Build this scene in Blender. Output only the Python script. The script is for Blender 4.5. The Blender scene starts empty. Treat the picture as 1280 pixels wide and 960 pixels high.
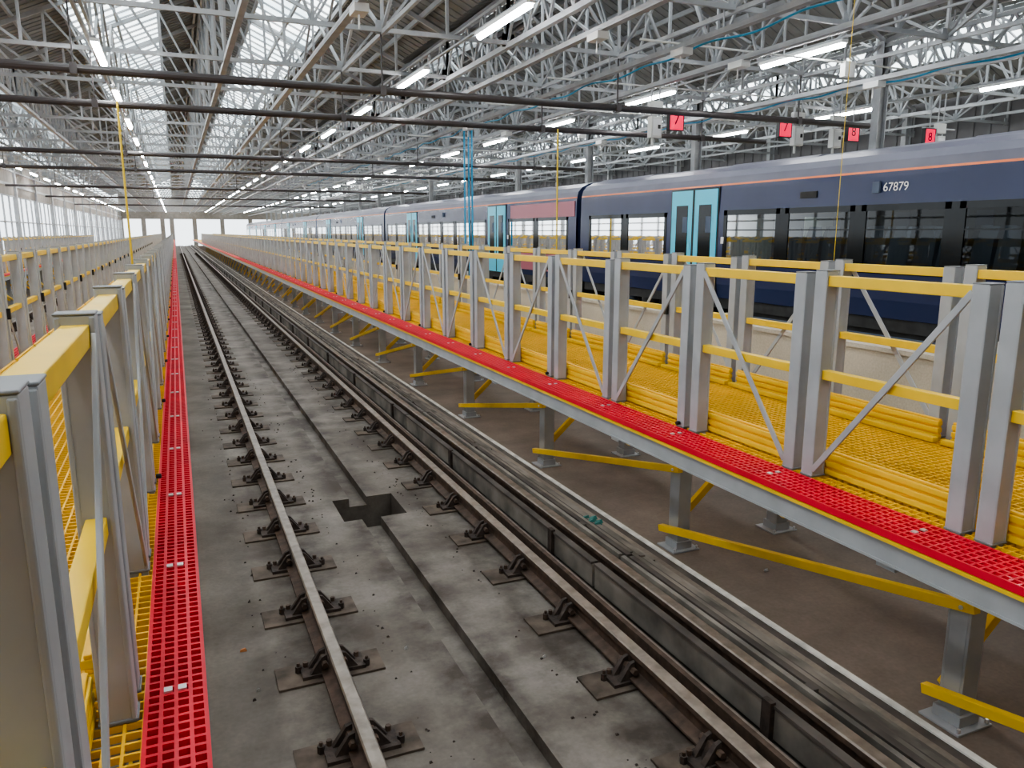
import bpy, math, random
from mathutils import Vector, Matrix
random.seed(7)
scene = bpy.context.scene
try:
    scene.view_settings.view_transform = 'AgX'
    scene.view_settings.look = 'AgX - Medium High Contrast'
    scene.view_settings.exposure = 0.5
except Exception:
    pass
CAMZ = 2.38
YN, YF = -5.0, 150.0

# ---------------------------------------------------------------- materials
def mat(name, col, rough=0.6, metal=0.0, var=0.0, scale=8.0, bump=0.0, col2=None, spec=0.5, emis=None, es=0.0):
    m = bpy.data.materials.new(name); m.use_nodes = True
    nt = m.node_tree; b = nt.nodes['Principled BSDF']
    b.inputs['Base Color'].default_value = (*col, 1)
    b.inputs['Roughness'].default_value = rough
    b.inputs['Metallic'].default_value = metal
    b.inputs['Specular IOR Level'].default_value = spec
    if emis:
        b.inputs['Emission Color'].default_value = (*emis, 1)
        b.inputs['Emission Strength'].default_value = es
    if var > 0 or bump > 0:
        tc = nt.nodes.new('ShaderNodeTexCoord')
        n = nt.nodes.new('ShaderNodeTexNoise'); n.inputs['Scale'].default_value = scale
        n.inputs['Detail'].default_value = 6
        nt.links.new(tc.outputs['Object'], n.inputs['Vector'])
        if var > 0:
            r = nt.nodes.new('ShaderNodeValToRGB')
            c2 = col2 if col2 else tuple(c*(1-var) for c in col)
            r.color_ramp.elements[0].position = 0.35; r.color_ramp.elements[0].color = (*c2, 1)
            r.color_ramp.elements[1].position = 0.65; r.color_ramp.elements[1].color = (*col, 1)
            nt.links.new(n.outputs['Fac'], r.inputs['Fac'])
            nt.links.new(r.outputs['Color'], b.inputs['Base Color'])
        if bump > 0:
            bp = nt.nodes.new('ShaderNodeBump'); bp.inputs['Strength'].default_value = bump
            bp.inputs['Distance'].default_value = 0.02
            nt.links.new(n.outputs['Fac'], bp.inputs['Height'])
            nt.links.new(bp.outputs['Normal'], b.inputs['Normal'])
    return m

def concrete(name, c_light, c_dark, bands=()):
    m = bpy.data.materials.new(name); m.use_nodes = True
    nt = m.node_tree; N = nt.nodes; L = nt.links; b = N['Principled BSDF']
    b.inputs['Roughness'].default_value = 0.75
    tc = N.new('ShaderNodeTexCoord')
    n1 = N.new('ShaderNodeTexNoise'); n1.inputs['Scale'].default_value = 0.9; n1.inputs['Detail'].default_value = 10
    n1.inputs['Roughness'].default_value = 0.64
    n2 = N.new('ShaderNodeTexNoise'); n2.inputs['Scale'].default_value = 40; n2.inputs['Detail'].default_value = 5
    L.new(tc.outputs['Object'], n1.inputs['Vector']); L.new(tc.outputs['Object'], n2.inputs['Vector'])
    r = N.new('ShaderNodeValToRGB')
    r.color_ramp.elements[0].position = 0.34; r.color_ramp.elements[0].color = (*c_dark, 1)
    r.color_ramp.elements[1].position = 0.66; r.color_ramp.elements[1].color = (*c_light, 1)
    L.new(n1.outputs['Fac'], r.inputs['Fac'])
    mx = N.new('ShaderNodeMixRGB'); mx.blend_type = 'MULTIPLY'; mx.inputs['Fac'].default_value = 0.35
    L.new(r.outputs['Color'], mx.inputs['Color1']); L.new(n2.outputs['Fac'], mx.inputs['Color2'])
    out = mx.outputs['Color']
    if bands:
        sep = N.new('ShaderNodeSeparateXYZ'); L.new(tc.outputs['Object'], sep.inputs[0])
        tot = None
        for (c, w) in bands:
            s = N.new('ShaderNodeMath'); s.operation = 'SUBTRACT'; L.new(sep.outputs['X'], s.inputs[0]); s.inputs[1].default_value = c
            a = N.new('ShaderNodeMath'); a.operation = 'ABSOLUTE'; L.new(s.outputs[0], a.inputs[0])
            mr = N.new('ShaderNodeMapRange'); mr.inputs['From Min'].default_value = w*0.3; mr.inputs['From Max'].default_value = w
            mr.inputs['To Min'].default_value = 1; mr.inputs['To Max'].default_value = 0
            L.new(a.outputs[0], mr.inputs['Value'])
            if tot is None: tot = mr.outputs[0]
            else:
                mm = N.new('ShaderNodeMath'); mm.operation = 'MAXIMUM'; L.new(tot, mm.inputs[0]); L.new(mr.outputs[0], mm.inputs[1]); tot = mm.outputs[0]
        n3 = N.new('ShaderNodeTexNoise'); n3.inputs['Scale'].default_value = 2.0; n3.inputs['Detail'].default_value = 9
        n3.inputs['Roughness'].default_value = 0.62
        L.new(tc.outputs['Object'], n3.inputs['Vector'])
        mr = N.new('ShaderNodeMapRange'); mr.inputs['From Min'].default_value = 0.38; mr.inputs['From Max'].default_value = 0.60
        mr.inputs['To Min'].default_value = 0.18
        L.new(n3.outputs['Fac'], mr.inputs['Value'])
        mm = N.new('ShaderNodeMath'); mm.operation = 'MULTIPLY'; L.new(tot, mm.inputs[0]); L.new(mr.outputs[0], mm.inputs[1])
        m3 = N.new('ShaderNodeMath'); m3.operation = 'MULTIPLY'; L.new(mm.outputs[0], m3.inputs[0]); m3.inputs[1].default_value = 0.93
        mx2 = N.new('ShaderNodeMixRGB'); L.new(m3.outputs[0], mx2.inputs['Fac']); L.new(out, mx2.inputs['Color1'])
        mx2.inputs['Color2'].default_value = (0.045, 0.032, 0.024, 1)
        out = mx2.outputs['Color']
    L.new(out, b.inputs['Base Color'])
    bp = N.new('ShaderNodeBump'); bp.inputs['Strength'].default_value = 0.2; bp.inputs['Distance'].default_value = 0.008
    L.new(n2.outputs['Fac'], bp.inputs['Height']); L.new(bp.outputs['Normal'], b.inputs['Normal'])
    return m

M = {}
M['grey'] = mat('grp_grey', (0.42, 0.435, 0.455), 0.45, 0.0, 0.16, 5, 0.03)
M['greyd'] = mat('grey_cap', (0.20, 0.205, 0.215), 0.5)
M['yellow'] = mat('safety_yellow', (0.92, 0.60, 0.035), 0.42, 0, 0.10, 6)
M['ygrate'] = mat('grating_yellow', (0.88, 0.50, 0.025), 0.5, 0, 0.12, 4)
M['red'] = mat('grating_red', (0.78, 0.018, 0.045), 0.45, 0, 0.15, 4)
M['black'] = mat('black_rubber', (0.012, 0.012, 0.013), 0.5)
M['clip'] = mat('clip_steel', (0.7, 0.7, 0.7), 0.3, 0.6)
M['railtop'] = mat('rail_worn_steel', (0.34, 0.29, 0.25), 0.38, 0.5, 0.35, 14)
M['rust'] = mat('rusty_steel', (0.11, 0.070, 0.050), 0.7, 0.1, 0.5, 14, 0.3)
M['chair'] = mat('chair_iron', (0.070, 0.050, 0.041), 0.75, 0.1, 0.5, 20, 0.4)
M['plate'] = mat('base_plate_grime', (0.14, 0.105, 0.08), 0.8, 0, 0.65, 7, 0.4)
M['board'] = mat('guard_board', (0.30, 0.265, 0.23), 0.7, 0, 0.7, 2.5, 0.2)
M['boardd'] = mat('guard_board_dark', (0.12, 0.10, 0.088), 0.7, 0, 0.5, 4, 0.2)
M['pit'] = mat('pit_near_black', (0.012, 0.010, 0.009), 0.9)  # even near-black colour for the bottom of the recess
M['kerb'] = concrete('kerb_concrete', (0.44, 0.38, 0.31), (0.16, 0.13, 0.11))
M['white'] = mat('worn_white_paint', (0.85, 0.83, 0.78), 0.7, 0, 0.35, 9)
M['track'] = concrete('track_slab_concrete', (0.335, 0.30, 0.265), (0.155, 0.128, 0.104), ((0.62, 0.6), (2.08, 0.85), (1.34, 0.45)))
M['brown'] = concrete('depot_floor_concrete', (0.30, 0.24, 0.195), (0.165, 0.128, 0.102))
M['cream'] = concrete('cream_concrete', (0.72, 0.62, 0.48), (0.57, 0.49, 0.38))
M['steel'] = mat('painted_truss_steel', (0.40, 0.41, 0.425), 0.5, 0.0, 0.2, 3)
M['pipe'] = mat('dark_pipe', (0.05, 0.042, 0.042), 0.4, 0.0)
M['roof'] = mat('roof_sheet_grey', (0.28, 0.28, 0.275), 0.8, 0, 0.3, 1.2)
M['wall'] = mat('wall_painted', (0.34, 0.31, 0.28), 0.8, 0, 0.2, 2)
M['walld'] = mat('wall_sheeting_dark', (0.16, 0.155, 0.16), 0.8, 0, 0.2, 2)
M['frame'] = mat('window_frame_white', (0.42, 0.43, 0.45), 0.5)
M['tube'] = mat('lit_tube', (1, 1, 1), 0.4, emis=(0.97, 0.985, 1.0), es=45)
M['fix'] = mat('light_fitting', (0.75, 0.75, 0.75), 0.5)
M['navy'] = mat('train_navy', (0.032, 0.044, 0.105), 0.22, 0, 0.1, 1)
M['troof'] = mat('train_roof_grey', (0.19, 0.19, 0.245), 0.32, 0, 0.15, 2)
M['orange'] = mat('train_orange', (0.90, 0.24, 0.09), 0.4)
M['cyan'] = mat('train_door_cyan', (0.10, 0.60, 0.80), 0.3)
M['tred'] = mat('train_red', (0.38, 0.11, 0.15), 0.3)
M['glass'] = mat('train_black_surround', (0.008, 0.010, 0.012), 0.12, 0, spec=0.3)
M['under'] = mat('train_underframe', (0.035, 0.034, 0.034), 0.7, 0, 0.4, 6)
M['seat'] = mat('seat_moquette', (0.11, 0.135, 0.19), 0.8)
M['interior'] = mat('train_interior_panel', (0.38, 0.42, 0.41), 0.5)
M['inlight'] = mat('train_interior_light', (1, 1, 1), 0.5, emis=(1.0, 1.0, 0.95), es=14)
M['blue'] = mat('blue_cable', (0.03, 0.28, 0.48), 0.45)
M['sign'] = mat('sign_red', (0.80, 0.01, 0.06), 0.4, emis=(1.0, 0.01, 0.08), es=0.7)
M['cab'] = mat('cabinet_grey', (0.62, 0.62, 0.60), 0.45)
M['ytape'] = mat('yellow_cord', (0.78, 0.55, 0.04), 0.5)
M['lettering'] = mat('lettering_white', (0.8, 0.8, 0.8), 0.5)
M['letteringblack'] = mat('lettering_black', (0.02, 0.0, 0.0), 0.5)
M['leaf'] = mat('litter_orange', (0.6, 0.25, 0.1), 0.7)
M['teal'] = mat('litter_teal', (0.05, 0.22, 0.2), 0.6)

def tinted():
    m = bpy.data.materials.new('train_tinted_glass'); m.use_nodes = True
    nt = m.node_tree; N = nt.nodes; L = nt.links
    for n in list(N):
        if n.type == 'BSDF_PRINCIPLED': N.remove(n)
    out = [n for n in N if n.type == 'OUTPUT_MATERIAL'][0]
    t = N.new('ShaderNodeBsdfTransparent'); t.inputs['Color'].default_value = (0.17, 0.20, 0.195, 1)
    g = N.new('ShaderNodeBsdfGlossy'); g.inputs['Roughness'].default_value = 0.02; g.inputs['Color'].default_value = (1, 1, 1, 1)
    f = N.new('ShaderNodeFresnel'); f.inputs['IOR'].default_value = 1.27
    mx = N.new('ShaderNodeMixShader'); L.new(f.outputs[0], mx.inputs[0]); L.new(t.outputs[0], mx.inputs[1]); L.new(g.outputs[0], mx.inputs[2])
    L.new(mx.outputs[0], out.inputs['Surface'])
    return m
M['glassb'] = tinted()

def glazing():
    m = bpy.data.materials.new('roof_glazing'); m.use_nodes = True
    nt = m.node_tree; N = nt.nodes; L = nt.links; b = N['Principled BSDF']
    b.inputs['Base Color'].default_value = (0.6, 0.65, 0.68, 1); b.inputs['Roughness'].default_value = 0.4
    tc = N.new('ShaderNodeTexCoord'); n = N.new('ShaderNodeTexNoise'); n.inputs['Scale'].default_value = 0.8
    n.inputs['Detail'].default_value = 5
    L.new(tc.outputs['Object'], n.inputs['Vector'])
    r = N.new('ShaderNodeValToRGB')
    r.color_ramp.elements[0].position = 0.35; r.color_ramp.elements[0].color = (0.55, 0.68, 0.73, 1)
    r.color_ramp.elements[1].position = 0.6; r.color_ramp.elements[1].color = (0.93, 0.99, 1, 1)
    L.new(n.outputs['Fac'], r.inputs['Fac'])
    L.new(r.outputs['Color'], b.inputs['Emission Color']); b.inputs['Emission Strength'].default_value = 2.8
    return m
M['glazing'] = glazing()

# ---------------------------------------------------------------- mesh builder
class MB:
    def __init__(s): s.v = []; s.f = []; s.m = []; s.mats = []
    def mi(s, k):
        if k not in s.mats: s.mats.append(k)
        return s.mats.index(k)
    def hexa(s, c, k):
        o = len(s.v); s.v += [tuple(p) for p in c]; i = s.mi(k)
        for f in ((0,3,2,1),(4,5,6,7),(0,1,5,4),(1,2,6,5),(2,3,7,6),(3,0,4,7)):
            s.f.append(tuple(o+a for a in f)); s.m.append(i)
    def box(s, x0, x1, y0, y1, z0, z1, k):
        if x0 > x1: x0, x1 = x1, x0
        s.hexa([(x0,y0,z0),(x1,y0,z0),(x1,y1,z0),(x0,y1,z0),(x0,y0,z1),(x1,y0,z1),(x1,y1,z1),(x0,y1,z1)], k)
    def beam(s, p, q, w, h, k, up=(0,0,1)):
        p = Vector(p); q = Vector(q); d = (q-p).normalized(); u = Vector(up)
        sd = d.cross(u)
        if sd.length < 1e-4: sd = d.cross(Vector((1,0,0)))
        sd.normalize(); u = sd.cross(d).normalized()
        a = sd*w/2; b = u*h/2
        s.hexa([p-a-b, p+a-b, q+a-b, q-a-b, p-a+b, p+a+b, q+a+b, q-a+b], k)
    def extr(s, prof, y0, y1, ks, closed=True, caps=True):
        n = len(prof); o = len(s.v)
        s.v += [(x, y0, z) for x, z in prof] + [(x, y1, z) for x, z in prof]
        rng = n if closed else n-1
        for i in range(rng):
            j = (i+1) % n
            s.f.append((o+i, o+j, o+n+j, o+n+i)); s.m.append(s.mi(ks if isinstance(ks, str) else ks[i]))
        if caps and closed:
            k = ks if isinstance(ks, str) else ks[0]
            s.f.append(tuple(o+i for i in range(n))[::-1]); s.m.append(s.mi(k))
            s.f.append(tuple(o+n+i for i in range(n))); s.m.append(s.mi(k))
    def cyl(s, p, q, r, k, n=12):
        p = Vector(p); q = Vector(q); d = (q-p).normalized()
        a = d.cross(Vector((0,0,1)))
        if a.length < 1e-4: a = Vector((1,0,0))
        a.normalize(); b = d.cross(a); o = len(s.v); i = s.mi(k)
        for c in (p, q):
            for t in range(n):
                an = 2*math.pi*t/n; s.v.append(tuple(c + a*math.cos(an)*r + b*math.sin(an)*r))
        for t in range(n):
            u = (t+1) % n; s.f.append((o+t, o+u, o+n+u, o+n+t)); s.m.append(i)
        s.f.append(tuple(o+t for t in range(n))[::-1]); s.m.append(i)
        s.f.append(tuple(o+n+t for t in range(n))); s.m.append(i)
    def obj(s, name, parent=None, bevel=0, smooth=False):
        me = bpy.data.meshes.new(name); me.from_pydata(s.v, [], s.f)
        for k in s.mats: me.materials.append(M[k])
        me.polygons.foreach_set('material_index', s.m)
        if smooth: me.polygons.foreach_set('use_smooth', [True]*len(s.f))
        me.update()
        ob = bpy.data.objects.new(name, me); scene.collection.objects.link(ob)
        if parent: ob.parent = parent
        if bevel:
            md = ob.modifiers.new('bevel', 'BEVEL'); md.width = bevel; md.segments = 2; md.limit_method = 'ANGLE'
        return ob
def empty(name):
    e = bpy.data.objects.new(name, None); scene.collection.objects.link(e); return e
def text(body, name, loc, rot, size, key, parent=None, ext=0.002):
    c = bpy.data.curves.new(name, 'FONT'); c.body = body; c.size = size; c.extrude = ext
    c.align_x = 'CENTER'; c.align_y = 'CENTER'; c.materials.append(M[key])
    o = bpy.data.objects.new(name, c); scene.collection.objects.link(o)
    o.matrix_world = Matrix.Translation(loc) @ rot.to_4x4()
    if parent: o.parent = parent
    return o

# ---------------------------------------------------------------- floor
b = MB()
PY0, PY1 = 6.15, 6.70
C0, C1 = 1.27, 1.43
b.box(-12, 1.12, YN-10, YF, -0.6, 0, 'track')
for (xa, xb, z) in ((1.12, C0, 0), (C0, C1, -0.08), (C1, 1.66, 0)):
    b.box(xa, xb, YN-10, PY0, -0.6, z, 'track'); b.box(xa, xb, PY1, YF, -0.6, z, 'track')
b.box(1.12, 1.66, PY0, PY1, -0.6, -0.50, 'pit')
b.box(1.66, 3.15, YN-10, YF, -0.6, 0, 'track')
b.box(3.15, 5.0, YN-10, YF, -0.6, -0.001, 'brown')
b.box(5.0, 30, YN-10, YF, -0.6, 0, 'cream')
b.obj('floor')
b = MB()
for (x, y, k, sz) in ((.18, 4.35, 'leaf', .02), (1.05, 4.0, 'clip', .010), (1.75, 3.6, 'clip', .01), (.22, 3.9, 'clip', .01), (3.7, 4.0, 'clip', .015)):
    b.hexa([(x-sz,y-sz*.5,.002),(x+sz,y-sz*.7,.002),(x+sz*.8,y+sz*.6,.002),(x-sz*.7,y+sz*.8,.002),(x-sz*.8,y-sz*.3,.012),(x+sz*.7,y-sz*.4,.02),(x+sz*.5,y+sz*.4,.015),(x-sz*.5,y+sz*.5,.01)], k)
for i in range(260):
    x = random.choice((.95, .3, 1.72, 1.78, .98))+random.gauss(0, .05); y = random.uniform(2, 14); sz = random.uniform(.003, .010)
    b.hexa([(x-sz,y-sz,.001),(x+sz,y-sz*.7,.001),(x+sz*.8,y+sz,.001),(x-sz*.7,y+sz*.8,.001),(x-sz*.5,y-sz*.3,sz),(x+sz*.4,y-sz*.4,sz*1.2),(x+sz*.5,y+sz*.4,sz),(x-sz*.5,y+sz*.5,sz*.8)], 'chair')
b.obj('debris_scatter')

# ---------------------------------------------------------------- track
def rail_prof(xc, z0, zt):
    H = zt-z0
    pts = [(-.07,0),(.07,0),(.07,.012),(.012,.03),(.010,H-.045),(.034,H-.035),(.035,H-.008),(.028,H),(-.028,H),(-.035,H-.008),(-.034,H-.035),(-.010,H-.045),(-.012,.03),(-.07,.012)]
    ks = ['rust']*14; ks[6] = ks[7] = ks[8] = 'railtop'
    return [(xc+x, z0+z) for x, z in pts], ks
def build_track(xl, xr, detail=True):
    e = empty('railway_track')
    r = MB()
    for x in (xl, xr):
        p, ks = rail_prof(x, 0.03, 0.17); r.extr(p, YN, YF-1, ks)
    r.obj('running_rails', e)
    c = MB(); y = YN+0.3
    while y < (95 if detail else 40):
        for x, sgn in ((xl, -1), (xr, 1)):
            j = random.uniform(-.01, .01); w = 0.30 if detail else .2
            c.box(x-w, x+(w*0.9 if sgn < 0 else .12), y-.11+j, y+.11+j, 0.001, 0.013, 'plate')
            c.box(x-.17, x+(.17 if sgn < 0 else .12), y-.07+j, y+.07+j, 0.013, 0.032, 'chair')
            for s in (-1, 1):
                a = x+s*.035; bb = x+s*(.13 if not (s > 0 and sgn > 0) else .11)
                for q in (-.035, .035):
                    c.hexa([(a,y+q-.014,.03),(bb,y+q-.016,.03),(bb,y+q+.016,.03),(a,y+q+.014,.03),
                            (a,y+q-.010,.13),(a+s*.03,y+q-.012,.12),(a+s*.03,y+q+.012,.12),(a,y+q+.010,.13)], 'chair')
                c.hexa([(a,y-.045,.03),(a+s*.06,y-.045,.03),(a+s*.06,y+.045,.03),(a,y+.045,.03),
                        (a,y-.04,.10),(a+s*.03,y-.04,.09),(a+s*.03,y+.04,.09),(a,y+.04,.10)], 'chair')
                c.cyl((x+s*.052, y-.08, .085), (x+s*.052, y+.08, .085), .018, 'rust', 6)
                if s > 0 and sgn > 0: continue
                c.cyl((x+s*.18, y-.035*s, .013), (x+s*.18, y-.035*s, .050), .018, 'chair', 6)
                c.cyl((x+s*.18, y-.035*s, .050), (x+s*.18, y-.035*s, .068), .009, 'rust', 6)
                c.cyl((x+s*.14, y+.05, .03), (x+s*.14, y+.05, .058), .014, 'rust', 6)
        y += 0.72
    c.obj('rail_chairs', e)
    return e
tr = build_track(0.62, 2.12)
build_track(5.3, 6.8, False)
build_track(-3.9, -2.4, False)
build_track(10.0, 11.4, False)

# conductor rail with guard boards
e = empty('conductor_rail')
g = MB()
p, ks = rail_prof(2.51, 0.10, 0.255); g.extr(p, YN, YF-2, ks)
g.obj('power_rail', e)
g = MB()
y = YN
while y < YF-6:
    L_ = 4.6
    o = random.uniform(-.006, .006)
    g.box(2.395+o, 2.425+o, y, y+L_-.03, 0.045, 0.205, 'board')
    g.box(2.385+o, 2.435+o, y, y+L_-.03, 0.205, 0.222, 'boardd')
    g.box(2.595-o, 2.625-o, y, y+L_-.03, 0.06, 0.24, 'board')
    g.box(2.66-o, 2.70-o, y, y+L_-.03, 0.0, 0.225, 'boardd')
    y += L_
y = YN+.6
while y < 80:
    g.box(2.368, 2.40, y-.03, y+.03, 0, 0.235, 'chair')
    g.box(2.44, 2.59, y-.07, y+.07, 0, 0.10, 'chair')
    g.box(2.625, 2.66, y-.03, y+.03, 0, 0.24, 'boardd')
    y += 2.3
g.box(2.245, 2.275, YN, YF-3, 0.0, 0.13, 'rust')
g.box(2.275, 2.29, YN, YF-3, 0.115, 0.13, 'railtop')
g.box(2.30, 2.35, YN, YF-3, 0.0, 0.05, 'boardd')
g.obj('guard_boards', e)
g = MB()
y = YN
while y < YF-6:
    L_ = 3.1; o = random.uniform(-.008, .008)
    g.box(2.735+o, 2.765+o, y, y+L_-.02, 0, 0.19, 'board')
    g.box(2.775+o, 2.825+o, y, y+L_-.02, 0, 0.15, 'boardd')
    g.box(2.84-o, 2.88-o, y, y+L_-.02, 0, 0.14+o, 'board')
    g.box(2.90+o, 2.955+o, y, y+L_-.02, 0, 0.10-o, 'board')
    y += L_
g.box(2.975, 3.06, YN, YF, 0, 0.05, 'kerb')
g.box(3.06, 3.14, YN, YF, 0, 0.03, 'boardd')
g.box(3.14, 3.18, YN, YF, 0, 0.04, 'white')
g.box(3.18, 3.225, YN, YF, 0, 0.012, 'kerb')
for q in range(6):
    x, yq, sz = 2.86+.03*math.sin(q*2.1), 4.95+.03*q, .03
    g.hexa([(x-sz,yq-sz*.5,.14),(x+sz,yq-sz*.7,.14),(x+sz*.8,yq+sz*.6,.14),(x-sz*.7,yq+sz*.8,.14),(x-sz*.8,yq-sz*.3,.155),(x+sz*.7,yq-sz*.4,.17),(x+sz*.5,yq+sz*.4,.16),(x-sz*.5,yq+sz*.5,.155)], 'teal')
g.obj('cable_trough')

# ---------------------------------------------------------------- staging platforms
DZ = 1.10
def grate(mb, xa, xb, z, key, y1, cell=.04, bw=.011, th=.034):
    if xa > xb: xa, xb = xb, xa
    n = max(1, round((xb-xa)/cell)); c = (xb-xa)/n
    for i in range(n+1):
        x = xa+i*c; mb.box(x-bw/2, x+bw/2, YN, y1, z-th, z, key)
    y = YN
    while y < y1:
        mb.box(xa, xb, y-bw/2, y+bw/2, z-th, z-.001, key); y += cell
    mb.box(xa, xb, y1, YF-3, z-th, z, key)
def toeboard(mb, x, s, y0, y1):
    for i in range(3):
        z = DZ+.008+i*.044
        mb.box(x, x+s*.040, y0, y1, z, z+.030, 'yellow')
        mb.box(x+s*.008, x+s*.03, y0, y1, z+.030, z+.044, 'ygrate')
    mb.box(x+s*.055, x+s*.10, y0-.02, y1+.02, DZ+.002, DZ+.035, 'yellow')
def platform(edge, rail1, rail2, edge2, leg1, leg2, redw, detail=True, shift=0.0):
    s = 1 if edge2 > edge else -1
    e = empty('maintenance_platform')
    d = MB(); ymax = 42 if detail else 3
    grate(d, edge+s*redw, edge2-s*redw, DZ, 'ygrate', ymax, .046, .008, .020)
    d.obj('deck_grating', e)
    r = MB()
    grate(r, edge, edge+s*(redw-.004), DZ+.002, 'red', ymax, .038, .011, .034)
    grate(r, edge2, edge2-s*(redw-.004), DZ+.002, 'red', ymax, .038, .011, .034)
    y = YN
    while y < 30:
        for q in (.38, .62):
            xx = edge+s*redw*q; r.box(xx-.011, xx+.011, y-.012, y+.012, DZ, DZ+.007, 'clip')
        y += 0.9
    r.obj('red_edge_grating', e)
    f = MB()
    for X, t in ((edge, s), (edge2, -s)):
        f.box(X-t*.004, X+t*.05, YN, YF-3, DZ-.054, DZ-.036, 'yellow')
        f.box(X+t*.01, X+t*.07, YN, YF-3, DZ-.067, DZ-.054, 'grey')
        f.box(X+t*.015, X+t*.027, YN, YF-3, DZ-.15, DZ-.067, 'grey')
        f.box(X+t*.01, X+t*.07, YN, YF-3, DZ-.162, DZ-.15, 'grey')
    xm = (edge+edge2)/2
    f.box(xm-.03, xm+.03, YN, YF-3, DZ-.17, DZ-.04, 'grey')
    y = 2.28-2.33*3
    while y < 110:
        f.box(edge+s*.03, edge2-s*.03, y-.04, y+.04, DZ-.15, DZ-.055, 'grey')
        f.box(edge+s*.03, edge2-s*.03, y-.05, y+.05, DZ-.19, DZ-.15, 'grey')
        y += 2.33
    f.obj('deck_frame', e)
    l = MB(); y = 2.28-2.33*3
    while y < 100:
        for X, t in ((leg1, s), (leg2, -s)):
            l.box(X-.055, X+.055, y-.06, y-.045, 0.012, DZ-.19, 'grey')
            l.box(X-.055, X+.055, y+.045, y+.06, 0.012, DZ-.19, 'grey')
            l.box(X-.055, X-.04, y-.045, y+.045, 0.012, DZ-.19, 'grey')
            l.box(X-.01, X+.01, y-.045, y+.045, 0.012, DZ-.19, 'grey')
            l.box(X-.12, X+.12, y-.11, y+.11, 0, 0.012, 'grey')
            l.box(X-.07, X+.07, y-.075, y+.075, 0.012, 0.07, 'grey')
            l.box(X-.10, X+.10, y-.09, y+.09, DZ-.25, DZ-.19, 'grey')
            l.box(X-t*.25, X-t*.12, y-.03, y+.03, DZ-.27, DZ-.15, 'grey')
            for a in (-.1, .1):
                l.cyl((X+a, y-.095, .012), (X+a, y-.095, .035), .010, 'clip', 6)
            l.beam((X-t*.085, y+2.33+.12, 0.13), (X-t*.085, y-.10, .66), .045, .050, 'yellow')
            yo = .085 if t == s else -.085
            l.beam((X, y+yo, 0.14), (X+t*.86, y+yo, DZ-.19), .04, .055, 'yellow')
            l.cyl((X-t*.108, y-.04, .645), (X-t*.118, y-.04, .645), .012, 'clip', 6)
        y += 2.33
    l.obj('legs_and_braces', e, 0.003)
    h = MB(); top = 2.185
    for X, t, off in ((rail1, s, shift), (rail2, -s, .15)):
        k = -5
        while True:
            yn = 2.07+k*1.0+off
            if yn > (105 if detail else 60): break
            for q, hh in ((-.07, top), (.07, top-.015)):
                h.box(X-.044, X+.044, yn+q-.036, yn+q+.036, DZ-.1, hh, 'grey')
                h.box(X-.046, X+.046, yn+q-.038, yn+q+.038, hh, hh+.006, 'greyd')
                for u in (-.037, .037):
                    h.box(X+u-.006, X+u+.006, yn+q-.040, yn+q+.040, DZ+.01, hh-.004, 'grey')
                h.box(X-.049, X+.049, yn+q-.041, yn+q+.041, DZ+.002, DZ+.012, 'greyd')
            ya, yb = yn+.106, yn+1.0-.106
            h.box(X-.03, X+.03, ya, yb, top-.075, top-.022, 'yellow')
            h.box(X-.024, X+.024, ya, yb, DZ+.53, DZ+.578, 'yellow')
            dx = X-t*.038
            if k % 2 == 0: p0, p1 = (dx, ya+.0, top-.05), (dx, yb+.0, DZ+.04)
            else: p0, p1 = (dx, ya+.0, DZ+.04), (dx, yb+.0, top-.05)
            h.beam(p0, p1, .012, .032, 'grey')
            if k % 2 == 0 and 3 < yn < 60:
                h.box(X+t*.046, X+t*.075, yn-.02, yn+.02, DZ+.50, DZ+.60, 'black')
                h.cyl((X-t*.049, yn+.07, DZ+.03), (X-t*.075, yn+.07, DZ+.03), .014, 'black', 8)
            k += 1
    h.obj('guard_railings', e, 0.004)
    tb = MB()
    for X, t, off in ((rail1, s, shift), (rail2, -s, .1)):
        k = -5
        while 2.07+k < 100:
            y0 = 2.07+k+.1+off
            toeboard(tb, X+t*.055, t, y0-.06, y0+.85)
            k += 1
    tb.obj('toe_boards', e, .004)
    return e
platform(2.76, 3.05, 4.36, 4.65, 3.38, 4.34, .235)
platform(-0.02, -0.235, -1.50, -1.74, -.35, -1.4, .155, True, .12)
platform(-6.6, -6.3, -5.1, -4.8, -6.2, -5.2, .2, False)

g = MB()
g.box(7.4, 7.75, YN, YF-3, 0, 1.03, 'cream')
g.box(7.36, 7.80, YN, YF-3, 1.03, 1.08, 'cream')
g.obj('concrete_kerb_wall')

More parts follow.
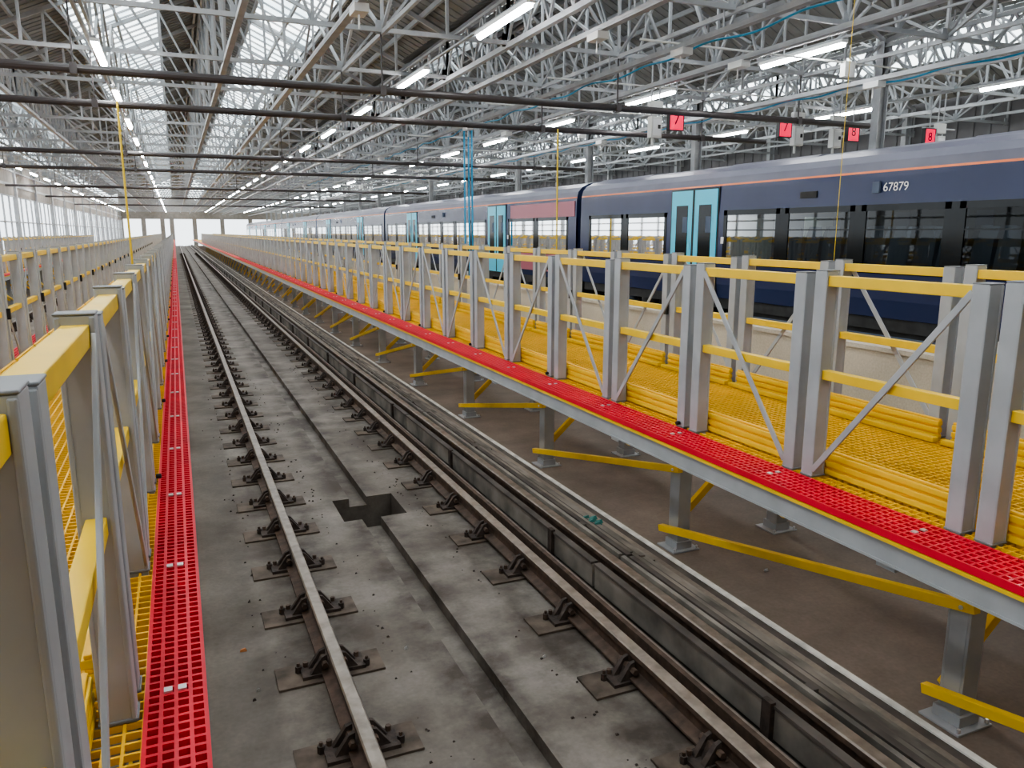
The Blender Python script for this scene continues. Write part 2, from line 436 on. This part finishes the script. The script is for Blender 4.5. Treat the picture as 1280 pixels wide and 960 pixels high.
# ---------------------------------------------------------------- train
TX, RT = 10.7, 0.17
W0, W1 = 1.66, 2.56
def car(y0, y1, tp):
    c = MB()
    lo = [(1.30,.98),(1.34,.99),(1.385,1.25),(1.40,W0)]
    hi = [(1.393,W1),(1.385,2.98),(1.38,3.045),(1.375,3.075),(1.34,3.2),(1.24,3.31),(1.05,3.40),(.75,3.46),(.4,3.50),(0,3.52)]
    kh = ['navy','navy','orange']+['troof']*6
    for s in (-1, 1):
        c.extr([(TX+s*x, RT+z) for x, z in lo], y0+.12, y1-.12, 'navy', closed=False)
    hp = [(TX-x, RT+z) for x, z in hi] + [(TX+x, RT+z) for x, z in hi[::-1][1:]]
    c.extr(hp, y0+.12, y1-.12, kh+kh[::-1], closed=False)
    full = lo+hi; prof = [(TX-x, RT+z) for x, z in full] + [(TX+x, RT+z) for x, z in full[::-1][1:]]
    for yy in (y0+.12, y1-.12):
        base = len(c.v); c.v += [(x, yy, z) for x, z in prof]; c.f.append(tuple(range(base, base+len(prof)))); c.m.append(c.mi('navy'))
    doors = [y1-4.75, y0+5.4]
    y_d1, y_d2 = doors
    wins = []
    def run(a, bb, n):
        w = (bb-a)/n
        for i in range(n):
            wins.append((a+i*w+.06, a+(i+1)*w-.06))
    run(y0+.5, y_d2-.85, 2); run(y_d2+.85, y_d1-.85, 5); run(y_d1+.85, y1-.5, 2)
    edges = [y0+.12]
    for a, bb in wins: edges += [a+.09, bb-.09]
    edges.append(y1-.12)
    for i in range(0, len(edges), 2):
        for s in (-1, 1):
            c.box(TX+s*1.35, TX+s*1.398, edges[i], edges[i+1], RT+W0, RT+W1, 'navy')
    c.obj('car_body', tp)
    d = MB()
    for s in (-1, 1):
        X0 = TX+s*1.40
        def pane(ya, yb, za, zb, k, off=.006, th=.03):
            d.box(X0+s*off, X0+s*(off-th), ya, yb, RT+za, RT+zb, k)
        for dc in doors:
            ya, yb = dc-.72, dc+.72
            pane(ya-.04, yb+.04, .97, 3.03, 'black', .004)
            for (a, bb) in ((ya, dc-.012), (dc+.012, yb)):
                pane(a, bb, .99, 3.0, 'cyan', .016)
                m_ = (a+bb)/2
                pane(m_-.19, m_+.19, 1.55, 2.72, 'glass', .021)
                pane(m_-.19, m_-.03, 2.2, 2.5, 'seat', .023)
            pane(dc-.03, dc+.03, 1.0, 3.0, 'black', .022)
            pane(dc-.03+.11, dc+.03+.05, 1.9, 2.02, 'clip', .024)
            pane(ya-.22, ya-.14, 2.0, 2.12, 'clip', .012)
        for (a, bb) in wins:
            pane(a, a+.09, W0-.04, W1+.04, 'glass', .005); pane(bb-.09, bb, W0-.04, W1+.04, 'glass', .005)
            pane(a, bb, W0-.04, W0+.02, 'glass', .005); pane(a, bb, W1-.05, W1+.04, 'glass', .005)
            o = len(d.v); d.v += [(X0-s*.006, a+.08, RT+W0), (X0-s*.006, bb-.08, RT+W0), (X0-s*.006, bb-.08, RT+W1), (X0-s*.006, a+.08, RT+W1)]
            d.f.append((o, o+1, o+2, o+3)); d.m.append(d.mi('glassb'))
            pane(a+.09, bb-.09, 2.235, 2.255, 'glass', .004, .012)
        for i in range(len(wins)-1):
            g0, g1 = wins[i][1], wins[i+1][0]
            if g1-g0 < .3: pane(g0, g1, W0-.04, W1+.04, 'glass', .004)
        pane(y_d2+6.4, y_d2+6.75, 2.74, 2.84, 'under', .012)
        pane(y1-9.1, y1-8.98, 2.76, 2.92, 'seat', .03)
        pane(y0+1.6, y0+1.9, 1.2, 1.35, 'glass', .006)
    d.box(TX-1.28, TX+1.28, y0+.2, y1-.2, RT+1.08, RT+1.14, 'under')
    d.box(TX-1.30, TX+1.30, y0+.2, y1-.2, RT+2.90, RT+2.93, 'interior')
    for s in (-1, 1):
        d.box(TX+s*.72, TX+s*1.2, y0+.4, y1-.4, RT+2.62, RT+2.65, 'interior')
        d.box(TX+s*.42, TX+s*.52, y0+.6, y1-.6, RT+2.87, RT+2.899, 'inlight')
        y = y0+.75
        while y < y1-.9:
            if min(abs(y+.25-dc) for dc in doors) > 1.25:
                for xc in (.45, .93):
                    X = TX+s*xc
                    d.hexa([(X-.21,y,RT+1.50),(X+.21,y,RT+1.50),(X+.21,y+.10,RT+1.50),(X-.21,y+.10,RT+1.50),(X-.19,y-.06,RT+2.12),(X+.19,y-.06,RT+2.12),(X+.19,y+.02,RT+2.12),(X-.19,y+.02,RT+2.12)], 'seat')
                    d.hexa([(X-.14,y-.07,RT+2.12),(X+.14,y-.07,RT+2.12),(X+.14,y+.02,RT+2.12),(X-.14,y+.02,RT+2.12),(X-.11,y-.08,RT+2.30),(X+.11,y-.08,RT+2.30),(X+.11,y-.01,RT+2.30),(X-.11,y-.01,RT+2.30)], 'seat')
                    d.box(X-.21, X+.21, y, y+.45, RT+1.42, RT+1.52, 'seat')
            y += .86
        for dc in doors:
            for q in (-.85, .85):
                d.box(TX+s*.6, TX+s*1.3, dc+q-.02, dc+q+.02, RT+1.14, RT+2.5, 'interior')
    for i in range(4):
        ym = y0+2.5+i*4.9
        d.extr([(TX-1.02, RT+3.40), (TX-.86, RT+3.46), (TX-.1, RT+3.53), (TX-.1, RT+3.40)], ym, ym+2.2, 'troof')
    d.box(TX-1.30, TX+1.30, y0+.2, y1-.2, RT+.80, RT+1.0, 'under')
    for (a, bb) in ((6.2, 8.6), (9.0, 11.4), (11.8, 13.4)):
        d.box(TX-1.22, TX+1.22, y0+a, y0+bb, RT+.28, RT+.82, 'under')
        d.box(TX-1.235, TX-1.22, y0+a+.1, y0+bb-.1, RT+.38, RT+.72, 'seat')
    for yc in (y0+2.9, y1-2.9):
        d.box(TX-1.12, TX-1.0, yc-1.5, yc+1.5, RT+.42, RT+.62, 'under')
        d.box(TX+1.0, TX+1.12, yc-1.5, yc+1.5, RT+.42, RT+.62, 'under')
        d.box(TX-1.0, TX+1.0, yc-.3, yc+.3, RT+.4, RT+.8, 'under')
        for w in (-1.3, 1.3):
            for sx in (-1, 1):
                d.cyl((TX+sx*.64, yc+w, RT+.42), (TX+sx*.78, yc+w, RT+.42), .42, 'rust', 24)
            d.cyl((TX-.7, yc+w, RT+.42), (TX+.7, yc+w, RT+.42), .08, 'under', 10)
            d.cyl((TX-1.2, yc+w, RT+.45), (TX-1.0, yc+w, RT+.45), .13, 'seat', 12)
            d.cyl((TX-1.06, yc+w*.6, RT+.55), (TX-1.06, yc+w*.6, RT+.85), .10, 'seat', 12)
        d.cyl((TX-1.1, yc, RT+.62), (TX-1.1, yc, RT+.9), .2, 'under', 14)
    d.box(TX-1.32, TX-1.26, y0+8.3, y0+9.1, RT+.62, RT+.86, 'cab')
    for i in range(5):
        yy = y1-.12+i*.05
        d.box(TX-1.12-.03*(i%2), TX+1.12+.03*(i%2), yy, yy+.05, RT+.95, RT+3.2+.03*(i%2), 'black')
    d.obj('car_fittings', tp)
tp = empty('passenger_train')
ys = [-2.3+19.7*i for i in range(7)]
for y0 in ys[:-1]:
    car(y0, y0+19.7, tp)
d = MB()
for (za, zb) in ((1.15, W0-.04), (W1+.04, 2.98)):
    d.box(TX-1.405, TX-1.36, 17.6, 21.7, RT+za, RT+zb, 'tred')
d.obj('red_side_panel', tp)
R = Matrix(((0,0,-1),(-1,0,0),(0,1,0)))
text('67879', 'car_number', Vector((TX-1.395, 8.05, RT+2.83)), R, .17, 'lettering', tp)
text('southeastern', 'side_lettering', Vector((TX-1.405, 8.6, RT+1.48)), R, .22, 'lettering', tp)

# ---------------------------------------------------------------- walls
zt, zs = CAMZ+2.0, 1.2
X = -8.2
w = MB()
w.box(X-.25, X, YN, YF, 0, zs, 'wall')
w.box(X-.25, X, YN, YF, zt, 6.9, 'wall')
w.box(X, X+.05, YN, YF, zt+.5, zt+.65, 'steel')
w.obj('wall_left')
f = MB(); y = YN; i = 0
while y < YF:
    f.box(X-.06, X+.02, y-.05, y+.05, zs, zt, 'frame')
    if i % 4 == 0:
        f.box(X-.1, X+.12, y-.12, y+.12, 0, 6.8, 'steel')
    y += 1.8; i += 1
f.box(X-.1, X, YN, YF, zs, zs+.06, 'frame'); f.box(X-.1, X, YN, YF, 2.9, 2.97, 'frame'); f.box(X-.1, X, YN, YF, zt-.06, zt, 'frame')
f.obj('window_1')
w = MB()
w.box(24.6, 24.85, YN, YF, 0, 6.9, 'walld')
y = YN
while y < 100:
    w.box(24.56, 24.6, y, y+.12, 0, 6.8, 'walld'); y += .6
w.obj('wall_right')
w = MB()
w.box(-8.4, 24.8, YN-.3, YN-.05, 0, 9, 'wall'); w.obj('wall_back')
w = MB()
w.box(-8.4, 24.8, YF, YF+.3, 4.6, 9, 'wall')
for xx in (-8.4, -4.9, -1.9, -.4, 3.3, 7.9, 12.7, 17, 21, 24.4):
    w.box(xx-.25, xx+.45, YF, YF+.3, 0, 4.6, 'wall')
w.obj('wall_far')

# ---------------------------------------------------------------- roof
RZ, VZ = CAMZ+6.6, CAMZ+4.45
HALF = 4.665
ridges = [1.2-2*HALF, 1.2, 1.2+2*HALF, 1.2+4*HALF]
def rz(x, rx): return RZ-(RZ-VZ)*abs(x-rx)/HALF
r = MB(); gz = MB(); bars = MB()
for ri, rx in enumerate(ridges):
    for s in (-1, 1):
        g0, g1 = (1.2, 3.15) if s < 0 else (1.3, 2.75)
        glz = not (ri == 2 and s > 0)
        segs = [(0, g0, 'roof'), (g0, g1, 'glazing' if glz else 'roof'), (g1, HALF, 'roof')]
        for a, c, k in segs:
            xa, xc = rx+s*a, rx+s*c
            t = r if k == 'roof' else gz
            t.hexa([(xa,YN,rz(xa,rx)),(xc,YN,rz(xc,rx)),(xc,YF,rz(xc,rx)),(xa,YF,rz(xa,rx)),
                    (xa,YN,rz(xa,rx)+.04),(xc,YN,rz(xc,rx)+.04),(xc,YF,rz(xc,rx)+.04),(xa,YF,rz(xa,rx)+.04)], k)
        y = YN+.3
        while y < 100 and glz:
            xa, xc = rx+s*g0, rx+s*g1
            bars.beam((xa, y, rz(xa,rx)-.03), (xc, y, rz(xc,rx)-.03), .035, .05, 'steel'); y += .62
        y = YN+.2
        while y < 60:
            for a, c in (((0.05, g0), (g1, HALF)) if glz else ((.05, HALF),)):
                xa, xc = rx+s*a, rx+s*c
                bars.beam((xa, y, rz(xa,rx)-.012), (xc, y, rz(xc,rx)-.012), .04, .022, 'roof')
            y += .31
        for a in (.15, g0-.05, (g0+g1)/2, g1+.05, 4.1):
            xa = rx+s*a; bars.box(xa-.03, xa+.03, YN, YF, rz(xa,rx)-.16, rz(xa,rx)-.05, 'steel')
r.obj('roof'); gz.obj('roof_skylight'); bars.obj('roof_purlins')
t = MB(); BZ = CAMZ+3.38
ff = [13.8+3.45*k for k in range(-4, 39)]
for y in ff:
    near = y < 70
    for rx in ridges:
        xs = [rx-HALF+HALF*2*i/8 for i in range(9)]
        if rx-HALF < -9: 
            xs = [x for x in xs if x > -8.1]
        t.beam((xs[0], y-.035, BZ), (xs[-1], y-.035, BZ), .055, .075, 'steel')
        tops = [(x, y, rz(x, rx)-.2) for x in xs]
        for i in range(len(xs)-1):
            t.beam(tops[i], tops[i+1], .06, .09, 'steel')
        if near:
            for i, x in enumerate(xs):
                t.beam((x, y, BZ), tops[i], .05, .05, 'steel')
                if i < len(xs)-1:
                    if i < len(xs)/2: t.beam((xs[i+1], y+.02, BZ), tops[i], .045, .045, 'steel')
                    else: t.beam((x, y+.02, BZ), tops[i+1], .045, .045, 'steel')
                if i % 2 == 0:
                    t.box(x-.12, x+.12, y-.012, y+.012, BZ-.06, BZ+.16, 'steel')
lines = []
for rx in ridges:
    for X in (rx-HALF, rx-2.33, rx, rx+2.33):
        if X > -8.3: lines.append((X, rx))
for X, rx in lines:
    zt = rz(X, rx)-.28
    main = abs(X-rx) > HALF-.1
    if main or abs(X-rx) < .1:
        t.box(X-.05, X+.05, YN, YF-1, zt-.05, zt+.03, 'steel'); t.box(X-.05, X+.05, YN, YF-1, BZ-.09, BZ-.0, 'steel')
    for i in range(len(ff)-1):
        ya, yb = ff[i], ff[i+1]
        if ya > 75: break
        if main:
            n = 4
            for j in range(n):
                y0 = ya+(yb-ya)*j/n; y1 = ya+(yb-ya)*(j+1)/n; ym = (y0+y1)/2
                t.beam((X, y0, BZ), (X, ym, zt), .045, .05, 'steel'); t.beam((X, ym, zt), (X, y1, BZ), .045, .05, 'steel')
        elif abs(X-rx) < .1:
            ym = (ya+yb)/2
            t.beam((X, ya, BZ), (X, ym, zt), .05, .05, 'steel'); t.beam((X, ym, zt), (X, yb, BZ), .05, .05, 'steel')
        else:
            zz = zt+.1
            t.beam((X, ya, BZ), (X, yb, zz), .05, .05, 'steel')
            t.beam((X, ya, zz), (X, yb, BZ), .05, .05, 'steel')
    if not main and abs(X-rx) > .1:
        t.box(X-.03, X+.03, YN, YF-1, BZ-.07, BZ, 'steel')
t.obj('roof_truss')
c = MB()
for X in (15.2, 24.2):
    for y in ff[::2]:
        c.box(X-.12, X+.12, y-.01, y+.01, 0, VZ-.2, 'steel'); c.box(X-.13, X-.11, y-.1, y+.1, 0, VZ-.2, 'steel'); c.box(X+.11, X+.13, y-.1, y+.1, 0, VZ-.2, 'steel')
c.obj('steel_column')

pz = CAMZ+2.4
pp = MB()
for y in (13.8, 17.25, 27.6, 34.5, 48.3, 62.1, 79):
    pp.cyl((-7.9, y, pz), (14.9, y, pz), .065, 'pipe', 12)
    for X in (-5.6, -1.2, 3.5, 8.2, 12.8):
        pp.box(X-.012, X+.012, y-.012, y+.012, pz, BZ, 'pipe')
        pp.box(X-.05, X+.05, y-.08, y+.08, pz-.08, pz+.08, 'pipe')
pp.obj('overhead_service_pipe')

ct = MB()
for X, z in ((8.0, 5.4), (9.2, 5.3), (12.4, 5.2), (2.6, 5.5), (6.4, 5.5)):
    ct.box(X-.06, X+.06, YN, YF-2, z-.03, z+.0, 'steel'); ct.box(X-.065, X-.055, YN, YF-2, z, z+.05, 'steel'); ct.box(X+.055, X+.065, YN, YF-2, z, z+.05, 'steel')
    for y in ff[:20]: ct.box(X-.01, X+.01, y-.01, y+.01, z, BZ, 'steel')
    for y in ff[3:16:3]:
        ct.box(X-.10, X+.10, y+.9, y+1.25, z-.14, z-.03, 'cab')
        ct.cyl((X, y+1.1, z-.14), (X, y+1.1, z-.32), .014, 'cab', 6)
ct.obj('cable_tray')
cd = MB()
for y in ff[3:18]:
    yy = y+1.1
    cd.cyl((7.2, yy, BZ-.30), (14.9, yy, BZ-.30), .018, 'cab', 6)
    for X in (7.3, 10.2, 14.4): cd.box(X-.01, X+.01, yy-.01, yy+.01, BZ-.3, BZ+.9, 'steel')
    if ff.index(y) % 3 == 0:
        cd.box(11.6, 11.85, yy-.06, yy+.06, BZ-.55, BZ-.28, 'cab')
cd.obj('overhead_conduit')

for X in (-7.1, -1.02, 4.95, 10.95, 17.3):
    z0 = CAMZ+3.2
    a = MB(); y = 10.8-5.05*2
    while y < 140:
        a.box(X-.07, X+.07, y, y+2.1, z0+.03, z0+.09, 'fix')
        a.extr([(X-.05, z0+.03), (X-.045, z0-.015), (X-.02, z0-.035), (X+.02, z0-.035), (X+.045, z0-.015), (X+.05, z0+.03)], y+.03, y+2.07, 'tube')
        for q in (.3, 1.8):
            a.box(X-.01, X+.01, y+q-.01, y+q+.01, z0+.09, z0+.30, 'steel')
        y += 5.05
    a.box(X-.025, X+.025, YN, 145, z0+.11, z0+.14, 'steel')
    a.obj('strip_light')

Rf = Matrix(((1,0,0),(0,0,-1),(0,1,0)))
for X, ch in ((10.1, '7'), (13.1, '7'), (15.2, '8'), (17.8, '8')):
    e = empty('road_number_sign'); s = MB(); y = 14.5; z = CAMZ+2.36
    s.box(X-.17, X+.17, y, y+.09, z-.20, z+.20, 'sign')
    s.box(X-.185, X-.17, y-.01, y+.1, z-.215, z+.215, 'black'); s.box(X+.17, X+.185, y-.01, y+.1, z-.215, z+.215, 'black')
    s.box(X-.185, X+.185, y-.01, y+.1, z+.20, z+.215, 'black'); s.box(X-.185, X+.185, y-.01, y+.1, z-.215, z-.20, 'black')
    s.box(X-.012, X+.012, y+.03, y+.05, z+.2, BZ, 'steel')
    s.obj('sign_box', e)
    text(ch, 'numeral', Vector((X, y-.005, z)), Rf, .30, 'letteringblack', e)
    cb = empty('hanging_control_cabinet'); s = MB()
    cx = X-.5 if X < 12 or X > 15 and X < 16 else X+.42
    s.box(cx-.13, cx+.13, y, y+.16, z-.38, z+.05, 'cab'); s.box(cx-.10, cx+.10, y-.012, y, z-.34, z+.0, 'fix')
    s.box(cx-.16, cx+.16, y+.02, y+.14, z+.12, z+.36, 'cab')
    s.box(cx+.02, cx+.08, y-.03, y, z-.2, z-.12, 'black')
    for q in (-.1, .1): s.box(cx+q-.012, cx+q+.012, y+.06, y+.09, z-.4, BZ+.1, 'steel')
    s.box(cx-.6, cx+.6, y+.10, y+.13, z+.22, z+.26, 'steel')
    s.cyl((cx-.05, y+.08, z-.38), (cx-.05, y+.08, z-.55), .03, 'cab', 8)
    s.obj('cabinet_body', cb, .006)

def cord(name, X, Y, z0, z1, r, key):
    s = MB(); s.cyl((X, Y, z0), (X, Y, z1), r, key, 8); s.cyl((X, Y, z0-.08), (X, Y, z0+.04), r*2.0, key, 8); s.obj(name)
cord('hanging_pull_cord', -.80, 16.8, 1.6, pz, .020, 'ytape')
cord('hanging_pull_cord', 8.55, 17.1, 1.7, pz, .020, 'ytape')
cord('hanging_pull_cord', 7.55, 7.35, 1.9, 6.5, .004, 'ytape')
s = MB()
for dx in (0, .14, .25):
    s.cyl((8.5+dx, 23.5, 0.3), (8.5+dx, 23.5, 5.6), .03, 'blue', 8)
s.obj('blue_air_line')
for X0, z0, y0 in ((8.25, 5.45, 5), (12.6, 5.25, 6)):
    cu = bpy.data.curves.new('blue_cable', 'CURVE'); cu.dimensions = '3D'; cu.bevel_depth = .018; cu.materials.append(M['blue'])
    sp = cu.splines.new('NURBS'); n = 50; sp.points.add(n-1)
    for i in range(n):
        sp.points[i].co = (X0+.08*math.sin(i*1.7), y0+i*1.0, z0-(.16 if i % 2 else -.02), 1)
    ob = bpy.data.objects.new('blue_cable', cu); scene.collection.objects.link(ob)

# ---------------------------------------------------------------- world + light
w = bpy.data.worlds.new('World'); scene.world = w; w.use_nodes = True
bg = w.node_tree.nodes['Background']; bg.inputs['Color'].default_value = (0.88, 0.95, 1.0, 1); bg.inputs['Strength'].default_value = 1.9

# ---------------------------------------------------------------- camera
cam = bpy.data.cameras.new('camera'); co = bpy.data.objects.new('camera', cam); scene.collection.objects.link(co)
co.location = (0, 0, CAMZ)
co.rotation_euler = (math.radians(90-11.18), 0, math.radians(-23.3))
cam.sensor_width = 36; cam.lens = 961/1280*36; cam.clip_start = .05; cam.clip_end = 500
scene.camera = co
